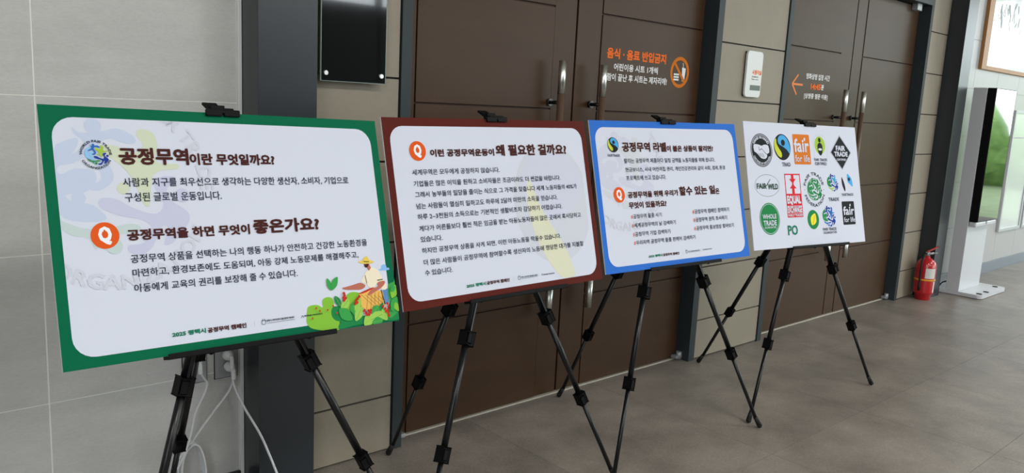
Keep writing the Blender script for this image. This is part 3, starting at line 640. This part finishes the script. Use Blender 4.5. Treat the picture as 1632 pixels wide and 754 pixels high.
def f(p):
    c = (.0469, -.022)
    globe(p, *c, .053, ('dgreen', 'leafd', 'dgreen', 'leafd', 'dgreen')); p.ring(*c, .0545, .003, 'leafd')
    p.arc('FAIR TRADE', *c, .068, .0165, 165, 15, 'k', 1); p.arc('FEDERATION', *c, .0865, .0165, 200, 340, 'k', 1, inner=True); p.disc(c[0]-.077, c[1]-.002, .002, 'k', n=8); p.disc(c[0]+.077, c[1]-.002, .002, 'k', n=8)
logo('round green logo of figures inside ring lettering', f)
logo('small blue and green globe logo in the middle row', lambda p: globe(p, .1996, .0097, .043, ('leafd', 'dblue', 'brass', 'dblue', 'lime')))
def f(p):
    p.poly([(.345, .052), (.352, .045), (.368, .030), (.374, .000), (.3725, -.012), (.350, .002), (.333, .014), (.330, .035), (.333, .053)], 'sky', sm=3); p.disc(.346, .027, .0095, 'k', n=14)
    p.poly([(.2825, .035), (.287, .036), (.300, .012), (.308, -.015), (.306, -.033), (.299, -.032), (.286, -.01), (.281, .015)], 'k', sm=3)
logo('black and blue winged logo by the right edge', f)
def f(p):
    p.disc(-.3108, -.1553, .073, 'leafd', ry=.0745); p.ring(-.3108, -.1553, .068, .002, 'paperw', ry=.0695)
logo('round dark green logo with white lettering', f)
def f(p):
    p.disc(.0183, -.1689, .046, 'leafd', ry=.047); p.leaf(.006, -.196, .036, -.140, .45, 'lemon'); p.line((.010, -.206), (.030, -.150), .002, 'leafd')
logo('green disc logo with a yellow leaf', f)
logo('small blue and green globe logo in the bottom row', lambda p: globe(p, .1437, -.1572, .05, ('dgreen', 'dblue', 'blue', 'dblue', 'blue')))
def f(p):
    p.rrect(.264, .3705, -.204, -.0855, .006, 'k'); p.leaf(.331, -.112, .339, -.098, .42, 'paperw')
logo('black square logo with white lettering', f)
put_texts(b4, [(a, b, c, d, e, ('paperw' if f_ == 'white' else f_), g_) for a, b, c, d, e, f_, g_ in T4])

# ------------------------------------------------------------------ easels
def easel(k, label, hub, feet, clip_u, ledge, grp='black telescopic easels'):
    hub = V(hub); root = empty('display_easel', (hub.x, hub.y, 0), label=label, category='easel', group=grp)
    off = V((hub.x, hub.y, 0)); L = lambda p: V(p)-off
    c, r, b, u = board_axes(k)
    # hub
    bm = bmesh.new(); add_lathe(bm, [(.012, -.035), (.020, -.03), (.022, .0), (.020, .028), (.012, .034)], L(hub), 16)
    bm_obj('hub', bm, M['blackp'], root)
    for i, ft in enumerate(feet):
        ft = V(ft); d = ft-hub; dn = d.normalized(); s = V((0, 1, 0)).cross(dn).normalized(); s2 = dn.cross(s)
        top = hub+dn*.005
        bm = bmesh.new(); q = lambda t: L(hub+d*t)
        add_tube(bm, L(top), q(.385), .0132, n=12); bm_leg = bm_obj('leg', bm, M['black'], root)
        # grooves of the extrusion
        bm = bmesh.new(); add_obox(bm, q(.2), (s, s2, dn), (.0035, .0142, d.length*.185), .0008); bm_obj('leg_rib', bm, M['black'], bm_leg)
        bm = bmesh.new(); add_tube(bm, q(.385), q(.68), .0110, n=12); add_tube(bm, q(.68), q(.965), .0086, n=12); bm_obj('leg_tube', bm, M['black'], bm_leg)
        for t, w_ in ((.39, .0185), (.68, .0162)):
            bm = bmesh.new(); add_obox(bm, q(t), (s, s2, dn), (w_, w_*.92, .023), .003); add_obox(bm, q(t)-s2*.016+s*.006, (s, s2, dn), (.009, .006, .016), .002)
            bm_obj('clamp', bm, M['blackp'], bm_leg)
        bm = bmesh.new(); add_tube(bm, q(.95), q(1)+V((0, 0, .013))-dn*.0, .0095, .0125, n=12)
        bmesh.ops.create_uvsphere(bm, u_segments=12, v_segments=8, radius=.0128, matrix=Matrix.Translation(L(ft)+V((0, 0, .0129))))
        bm_obj('rubber_foot', bm, M['rubber'], bm_leg, True)
    # mast up to the clip
    tip = bp(k, clip_u, .026, HB/2+.012)
    bm = bmesh.new(); mid = hub.lerp(tip, .45); add_tube(bm, L(hub), L(mid), .0105, n=12); add_tube(bm, L(mid), L(tip), .0078, n=12); bm_obj('mast', bm, M['black'], root)
    # clip: jaws over the top edge, body and lever behind
    bm = bmesh.new(); X = (r, b, u)
    def ob(uu, dd, vv, hx, hy, hz, bev=.002): add_obox(bm, L(bp(k, clip_u+uu, dd, HB/2+vv)), X, (hx, hy, hz), bev)
    ob(-.0235, -.005, -.001, .021, .0045, .0085); ob(.0235, -.005, -.001, .021, .0045, .0085); ob(0, -.005, .003, .012, .004, .005)
    ob(0, .010, .009, .030, .017, .0035); ob(0, .030, .014, .018, .012, .012)
    bm_obj('clip', bm, M['blackp'], root)
    bm = bmesh.new(); ax3 = (r, (b*.8+u*.6).normalized(), (u*.8-b*.6).normalized())
    add_obox(bm, L(bp(k, clip_u-.004, .045, HB/2+.027)), ax3, (.019, .024, .0035), .0015); bm_obj('clip_lever', bm, M['blackp'], root)
    # ledge
    bm = bmesh.new()
    add_obox(bm, L(bp(k, (ledge[0]+ledge[1])/2, .006, -HB/2-.0045)), X, ((ledge[1]-ledge[0])/2, .018, .0042), .001)
    add_obox(bm, L(bp(k, (ledge[0]+ledge[1])/2, -.0115, -HB/2-.001)), X, ((ledge[1]-ledge[0])/2, .0018, .0062), .0008)
    bm_obj('ledge', bm, M['blackp'], root)
    # arms from the front legs to the ledge
    for ft in feet[:2]:
        ft = V(ft); zt = bp(k, 0, 0, -HB/2).z-.006; t = (hub.z-zt)/(hub.z-ft.z); q0 = hub+(ft-hub)*t
        uu = (q0-c).dot(r); uu = max(ledge[0]+.02, min(ledge[1]-.02, uu)); e = bp(k, uu, .016, -HB/2-.007)
        bm = bmesh.new(); add_tube(bm, L(q0), L(e), .007, n=10); add_tube(bm, L(q0-V((0, 0, .012))), L(q0+V((0, 0, .012))), .0155, n=12); bm_obj('ledge_arm', bm, M['blackp'], root)
    return root
easel(1, 'black telescopic easel behind the green-bordered board, its near feet below the frame', (.834, 2.03, 1.15), ((.484, 1.889, 0), (1.395, 1.915, 0), (.818, 2.541, 0)), -.022, (-.222, .227))
easel(2, 'black telescopic easel carrying the brown-bordered board in front of the first door', (1.797, 2.07, 1.127), ((1.273, 1.755, 0), (2.330, 1.885, 0), (1.735, 2.595, 0)), .012, (-.194, .246))
easel(3, 'black telescopic easel carrying the blue-bordered board', (2.708, 2.06, 1.179), ((2.26, 1.845, 0), (3.297, 1.835, 0), (2.79, 2.66, 0)), .0, (-.207, .229))
easel(4, 'black telescopic easel carrying the white board of logos, farthest from the camera', (3.84, 2.02, 1.10), ((3.309, 1.90, 0), (4.378, 1.793, 0), (3.874, 2.585, 0)), .056, (-.172, .283))

# ------------------------------------------------------------------ things on the wall
# glossy black panel on the taupe wall
t = empty('glass_wall_plaque', (1.545, 2.60, 1.50), label='glossy black glass plaque on steel standoffs between the dark column and the first doors', category='wall plaque')
box('glass_panel', (-.133, -.004, -.005), (.133, .003, .98), M['mirror'], t, bev=.0008)
bm = bmesh.new()
for lo, hi in (((-.1345, -.005, -.0065), (.1345, .0035, -.005)), ((-.1355, -.005, -.0065), (-.133, .0035, .981)), ((.133, -.005, -.0065), (.1345, .0035, .981))): add_box(bm, lo, hi)
bm_obj('polished_edge', bm, M['clearedge'], t)
for sx in (-.115, .115):
    for z_ in (.022, .95):
        bm = bmesh.new(); add_tube(bm, (sx, -.009, z_), (sx, .0395, z_), .008, n=16); bm_obj('standoff', bm, M['chrome'], t)
# room plate
t = empty('room_sign', (4.225, 2.62, 1.552), label='white rounded room sign with a small dark display between the two double doors', category='sign')
bm = bmesh.new()
pts = []
for cx, cy, a in ((.06, .235, 0), (-.06, .235, 90), (-.06, .025, 180), (.06, .025, 270)):
    pts += [(cx+.022*math.cos(math.radians(a+90*i/5)), cy+.026*math.sin(math.radians(a+90*i/5))) for i in range(6)]
fr = [bm.verts.new((a, 0, b)) for a, b in pts]; bk = [bm.verts.new((a, .012, b)) for a, b in pts]
bm.faces.new(fr); bm.faces.new(bk[::-1])
for i in range(len(fr)): bm.faces.new((fr[i], bk[i], bk[(i+1) % len(fr)], fr[(i+1) % len(fr)]))
bmesh.ops.recalc_face_normals(bm, faces=bm.faces)
bm_obj('sign_plate', bm, M['plast'], t)
box('sign_back', (-.078, .012, .003), (.078, .0195, .257), M['blackp'], t)
p = Print('room_name', t, -.0003); p.text('시청각실', -.022, .076, .128, .028, 'sign_orange', 3); p.text('Audience', -.022, .045, .112, .010, 'k', 1); p.text('Dept. room', -.022, .047, .096, .010, 'k', 1); p.done(label='orange Korean name above small dark lettering')
box('sign_display', (-.032, -.0012, .038), (.075, .0, .068), M['lcd'], t, label='small dark green display')
# sockets
def socket(x0, x1, lab, plugs):
    t = empty('wall_socket', ((x0+x1)/2, PW, .514), label=lab, category='socket', group='wall sockets'); hw = (x1-x0)/2
    box('socket_rim', (-hw, -.004, -.062), (hw, -.0002, .062), M['frame_dk'], t, bev=.001)
    box('socket_plate', (-hw+.0025, -.007, -.0595), (hw-.0025, -.0035, .0595), M['metal'], t, bev=.001)
    for dz in (.022, -.022):
        bm = bmesh.new(); add_tube(bm, (0, -.0095, dz), (0, -.006, dz), .017, n=20); bm_obj('outlet', bm, M['metal'], t)
    return t
socket(.927, 1.012, 'grey metal wall socket half hidden behind the legs of the first easel', 0)
socket(1.036, 1.120, 'grey metal wall socket holding two white plugs beside the dark column', 2)
def cord(label, plug, pts, r=.0042, extra=None):
    t = empty('power_cord', plug, label=label, category='cord', group='white power cords'); L = V(plug)
    bm = bmesh.new(); add_lathe(bm, [(.016, 0), (.0185, .004), (.0180, .018), (.013, .027), (.007, .034)], (0, 0, 0), 18)
    bmesh.ops.rotate(bm, verts=bm.verts, cent=(0, 0, 0), matrix=Matrix.Rotation(PI/2, 3, 'X')); bm_obj('plug', bm, M['plast'], t)
    bm = bmesh.new(); cable_mesh(bm, [(0, -.028, 0), (0, -.042, -.003), (-.001, -.047, -.018), (-.001, -.047, -.034)], .0072); bm_obj('plug_neck', bm, M['plast'], t)
    bm = bmesh.new(); cable_mesh(bm, [(-.001, -.047, -.030)]+[V(p)-L for p in pts], r)
    if extra: extra(bm, L)
    bm_obj('cable', bm, M['cord'], t); return t
cord('white power cord from the upper plug, crossing the dark column to the right', (1.078, PW-.0097, .538),
     [(1.080, 2.585, .46), (1.087, 2.575, .42), (1.105, 2.54, .36), (1.135, 2.49, .28), (1.160, 2.465, .20), (1.185, 2.45, .12), (1.215, 2.44, .04), (1.26, 2.43, .0045), (1.34, 2.42, .0045)])
def coil(bm, L):
    for k in range(4):
        ph = k*.7; pts = []
        for i in range(15):
            a = 2*PI*i/14+ph; pts.append(V((.925+.005*k+(.050-.003*k)*math.cos(a), 2.603-.008*k+.004*math.sin(3*a), .142+(.130-.004*k)*math.sin(a)))-L)
        cable_mesh(bm, pts, .004, 7, 4)
cord('white power cord from the lower plug, running left into a loose coil', (1.084, PW-.0097, .496),
     [(1.078, 2.592, .435), (1.060, 2.588, .41), (1.015, 2.588, .36), (.965, 2.588, .30), (.925, 2.588, .25), (.900, 2.588, .225), (.87, 2.59, .19)], extra=coil)
cord('white power cord from the half-hidden socket, drooping to the floor at the left', (.9695, PW-.0097, .536),
     [(.985, 2.60, .48), (.998, 2.605, .455), (.985, 2.60, .42), (.955, 2.60, .36), (.92, 2.56, .29), (.88, 2.54, .22), (.83, 2.54, .17), (.77, 2.54, .13), (.70, 2.54, .085), (.62, 2.54, .04), (.55, 2.53, .0045), (.45, 2.52, .0045)], .0036)
# extinguisher
ex, ey = 6.962, 2.528
t = empty('fire_extinguisher', (ex, ey, 0), label='red fire extinguisher with a yellow strap standing at the foot of the far dark column', category='extinguisher')
bm = bmesh.new(); add_lathe(bm, [(.056, 0), (.060, .004), (.061, .045), (.076, .056), (.078, .07), (.078, .27), (.076, .292), (.066, .318), (.048, .338), (.028, .350), (.020, .354), (.018, .368)], n=32); bm_obj('cylinder', bm, M['red'], t)
bm = bmesh.new(); add_lathe(bm, [(.0795, .166), (.081, .168), (.081, .178), (.0795, .180)], n=32); bm_obj('strap', bm, M['yellow'], t)
bm = bmesh.new(); add_tube(bm, (0, 0, .366), (0, 0, .40), .017, n=16); add_tube(bm, (-.005, -.01, .385), (.030, -.03, .392), .010, n=12); bm_obj('valve', bm, M['metal'], t)
bm = bmesh.new()
dr = V((.62, -.62, .48)).normalized(); sd = V((.7, .7, 0)).normalized()
add_obox(bm, V((.005, -.02, .420))+dr*.015, (sd, dr, sd.cross(dr)), (.010, .045, .004), .0015); bm_obj('lever', bm, mat('red_plastic', 'c0504a', .5), t)
bm = bmesh.new(); add_obox(bm, V((.025, -.03, .392)), (sd, V((.7, -.7, .1)).normalized(), V((0, 0, 1))), (.008, .035, .003), .001); bm_obj('carry_handle', bm, M['metal'], t)
bm = bmesh.new(); cable_mesh(bm, [(-.012, .004, .385), (-.052, .008, .370), (-.086, .006, .31), (-.090, .004, .22), (-.089, .004, .12)], .0085); add_tube(bm, (-.089, .004, .15), (-.089, .004, .085), .010, .012); bm_obj('hose', bm, M['rubber'], t)
bm = bmesh.new()
def wrap(bm, a0, a1, z0, z1, r=.0786):
    n = 10; A = [(r*math.cos(math.radians(a0+(a1-a0)*i/n)), r*math.sin(math.radians(a0+(a1-a0)*i/n))) for i in range(n+1)]
    lo = [bm.verts.new((x, y, z0)) for x, y in A]; hi = [bm.verts.new((x, y, z1)) for x, y in A]
    for i in range(n): bm.faces.new((lo[i], lo[i+1], hi[i+1], hi[i])).smooth = True
wrap(bm, 200, 262, .188, .272); bm_obj('paper_label', bm, M['label'], t)
bm = bmesh.new(); wrap(bm, 258, 272, .07, .163); bm_obj('side_label', bm, M['label'], t)
# signage kiosk
t = empty('display_kiosk', (7.66, 2.45, 0), label='white freestanding kiosk with a tall black screen on a flat white base', category='kiosk')
K = lambda x, y, z: (x-7.66, y-2.45, z)
bm = bmesh.new(); add_box(bm, K(7.40, 2.22, .004), K(8.03, 2.655, .035), 0)
es = [e for e in bm.edges if abs((e.verts[0].co-e.verts[1].co).z) > .02]; bmesh.ops.bevel(bm, geom=es, offset=.045, segments=5, affect='EDGES', profile=.5); bm_obj('base_plate', bm, M['kwhite'], t)
for a, b in ((7.47, 2.26), (7.96, 2.29), (7.96, 2.60), (7.62, 2.255)):
    bm = bmesh.new(); add_tube(bm, K(a, b, .034), K(a, b, .039), .022, n=18); bm_obj('foot_cap', bm, M['blackp'], t)
bm = bmesh.new()
for q in ((7.45, 2.27), (7.98, 2.27), (7.45, 2.6), (7.98, 2.6)): add_tube(bm, K(q[0], q[1], 0), K(q[0], q[1], .005), .02)
bm_obj('glide', bm, M['rubber'], t)
box('pillar', K(7.412, 2.405, .035), K(7.905, 2.512, 1.765), M['kwhite'], t, bev=.003)
box('screen_housing', K(7.416, 2.338, .645), K(7.905, 2.404, 1.765), M['blackp'], t, bev=.003)
box('screen_glass', K(7.42, 2.335, .65), K(7.90, 2.3375, 1.76), M['kscreen'], t)
bm = bmesh.new(); add_tube(bm, K(7.66, 2.34, .63), K(7.66, 2.404, .63), .012); bm_obj('lock', bm, M['metal'], t)
box('lower_cover', K(7.418, 2.345, .60), K(7.903, 2.4045, .644), M['kwhite'], t, bev=.012)
bm = bmesh.new(); cable_mesh(bm, [K(7.46, 2.514, .10), K(7.44, 2.55, .085), K(7.425, 2.57, .05), K(7.43, 2.58, .042), K(7.50, 2.60, .042)], .006); bm_obj('mains_lead', bm, M['rubber'], t)
# framed picture
t = empty('framed_picture', (8.9, 2.64, 1.95), label='large wood-framed picture under glass high on the white wall', category='picture')
for lo, hi in (((-.99, -.0, .0), (-.87, .028, 1.3)), ((.87, -.0, .0), (.99, .028, 1.3)), ((-.87, 0, 0), (.87, .028, .035)), ((-.87, 0, 1.265), (.87, .028, 1.3))): box('frame_rail', lo, hi, M['wood'], t, bev=.002)
box('picture_glass', (-.87, .008, .035), (.87, .02, 1.265), M['art'], t)
p = Print('brush_painting', t, .0076)
for i in range(26):
    a = -.72+.62*random.random(); b = .36+.22*random.random(); p.line((a, b), (a+.05*random.uniform(-1, 1), b+.10*random.random()+.03), .012, M['ink'])
p.done(label='soft grey brush strokes', kind='stuff')
# notice frames
for i, x0 in enumerate((9.03, 9.75)):
    t = empty('notice_frame', (x0+.33, 2.642, .40), label=('silver notice frame with a red and yellow round seal, nearer the white kiosk' if i == 0 else 'silver notice frame cut off by the right edge of the photo'), category='notice frame')
    w_ = .33
    for lo, hi in (((-w_, 0, 0), (-w_+.03, .026, 1.22)), ((w_-.03, 0, 0), (w_, .026, 1.22)), ((-w_+.03, 0, 0), (w_-.03, .026, .03)), ((-w_+.03, 0, 1.19), (w_-.03, .026, 1.22))): box('frame_rail', lo, hi, M['silver'], t, bev=.002)
    box('notice_sheet', (-w_+.03, .012, .03), (w_-.03, .02, 1.19), M['art'], t)
    if i == 0:
        p = Print('seal', t, .0115); p.disc(.12, 1.05, .085, 'berry', ry=.085); p.disc(.12, 1.05, .06, 'lemon'); p.disc(.12, 1.05, .03, 'berry'); p.line((-.29, .95), (.29, .95), .012, 'sep'); p.done(label='red and yellow round seal')

# ------------------------------------------------------------------ the side behind the camera: mullioned window wall, lamps, hedge outside
g2 = struct(empty('window_1', (4.6, -6.1, 0)))
for i in range(6): box('mullion', (2.54+1.4*i-.04, -.05, 0), (2.54+1.4*i+.04, .05, 3.4), M['frame_dk'], g2)
box('transom', (2.5, -.04, 2.3), (9.8, .04, 2.38), M['frame_dk'], g2)
struct(box('wall_front', (-4, -6.15, 0), (7.7, -6.05, 2.85), M['charcoal']))  # unseen; height shaped to leave a bright strip reflected in the plaque
struct(box('wall_front', (-4, -6.15, 2.85), (3.6, -6.05, 3.4), M['charcoal']))
struct(box('trim_6', (-4, -6.05, 0), (7.7, -6.0, 1.15), M['panel']))  # pale band added out of view, for the black plaque to reflect
struct(box('wall_end', (-4.1, -2.7, 0), (-4, 3.2, 3.4), M['tile']))
g3 = struct(empty('window_2', (14.4, -1.7, 0)))
for i in range(6): box('mullion', (-.05, -4.4+1.75*i-.04, 0), (.05, -4.4+1.75*i+.04, 3.4), M['frame_dk'], g3)
box('transom', (-.04, -4.4, 2.3), (.04, 4.4, 2.38), M['frame_dk'], g3)
box('lawn', (14.5, -14, -.3), (40, 14, -.06), M['grass'], None, kind='structure')
bm = bmesh.new()
for i in range(34):
    r_ = random.uniform(.8, 2.1); bmesh.ops.create_icosphere(bm, subdivisions=2, radius=r_, matrix=Matrix.Translation((random.uniform(23, 27), -13+.8*i, r_*.8-.1)))
for v in bm.verts: v.co += V((random.uniform(-.1, .1), random.uniform(-.1, .1), random.uniform(-.1, .1)))
bm_obj('hedge', bm, M['leaf'], None, kind='stuff', label='green hedge outside the end window', category='hedge')
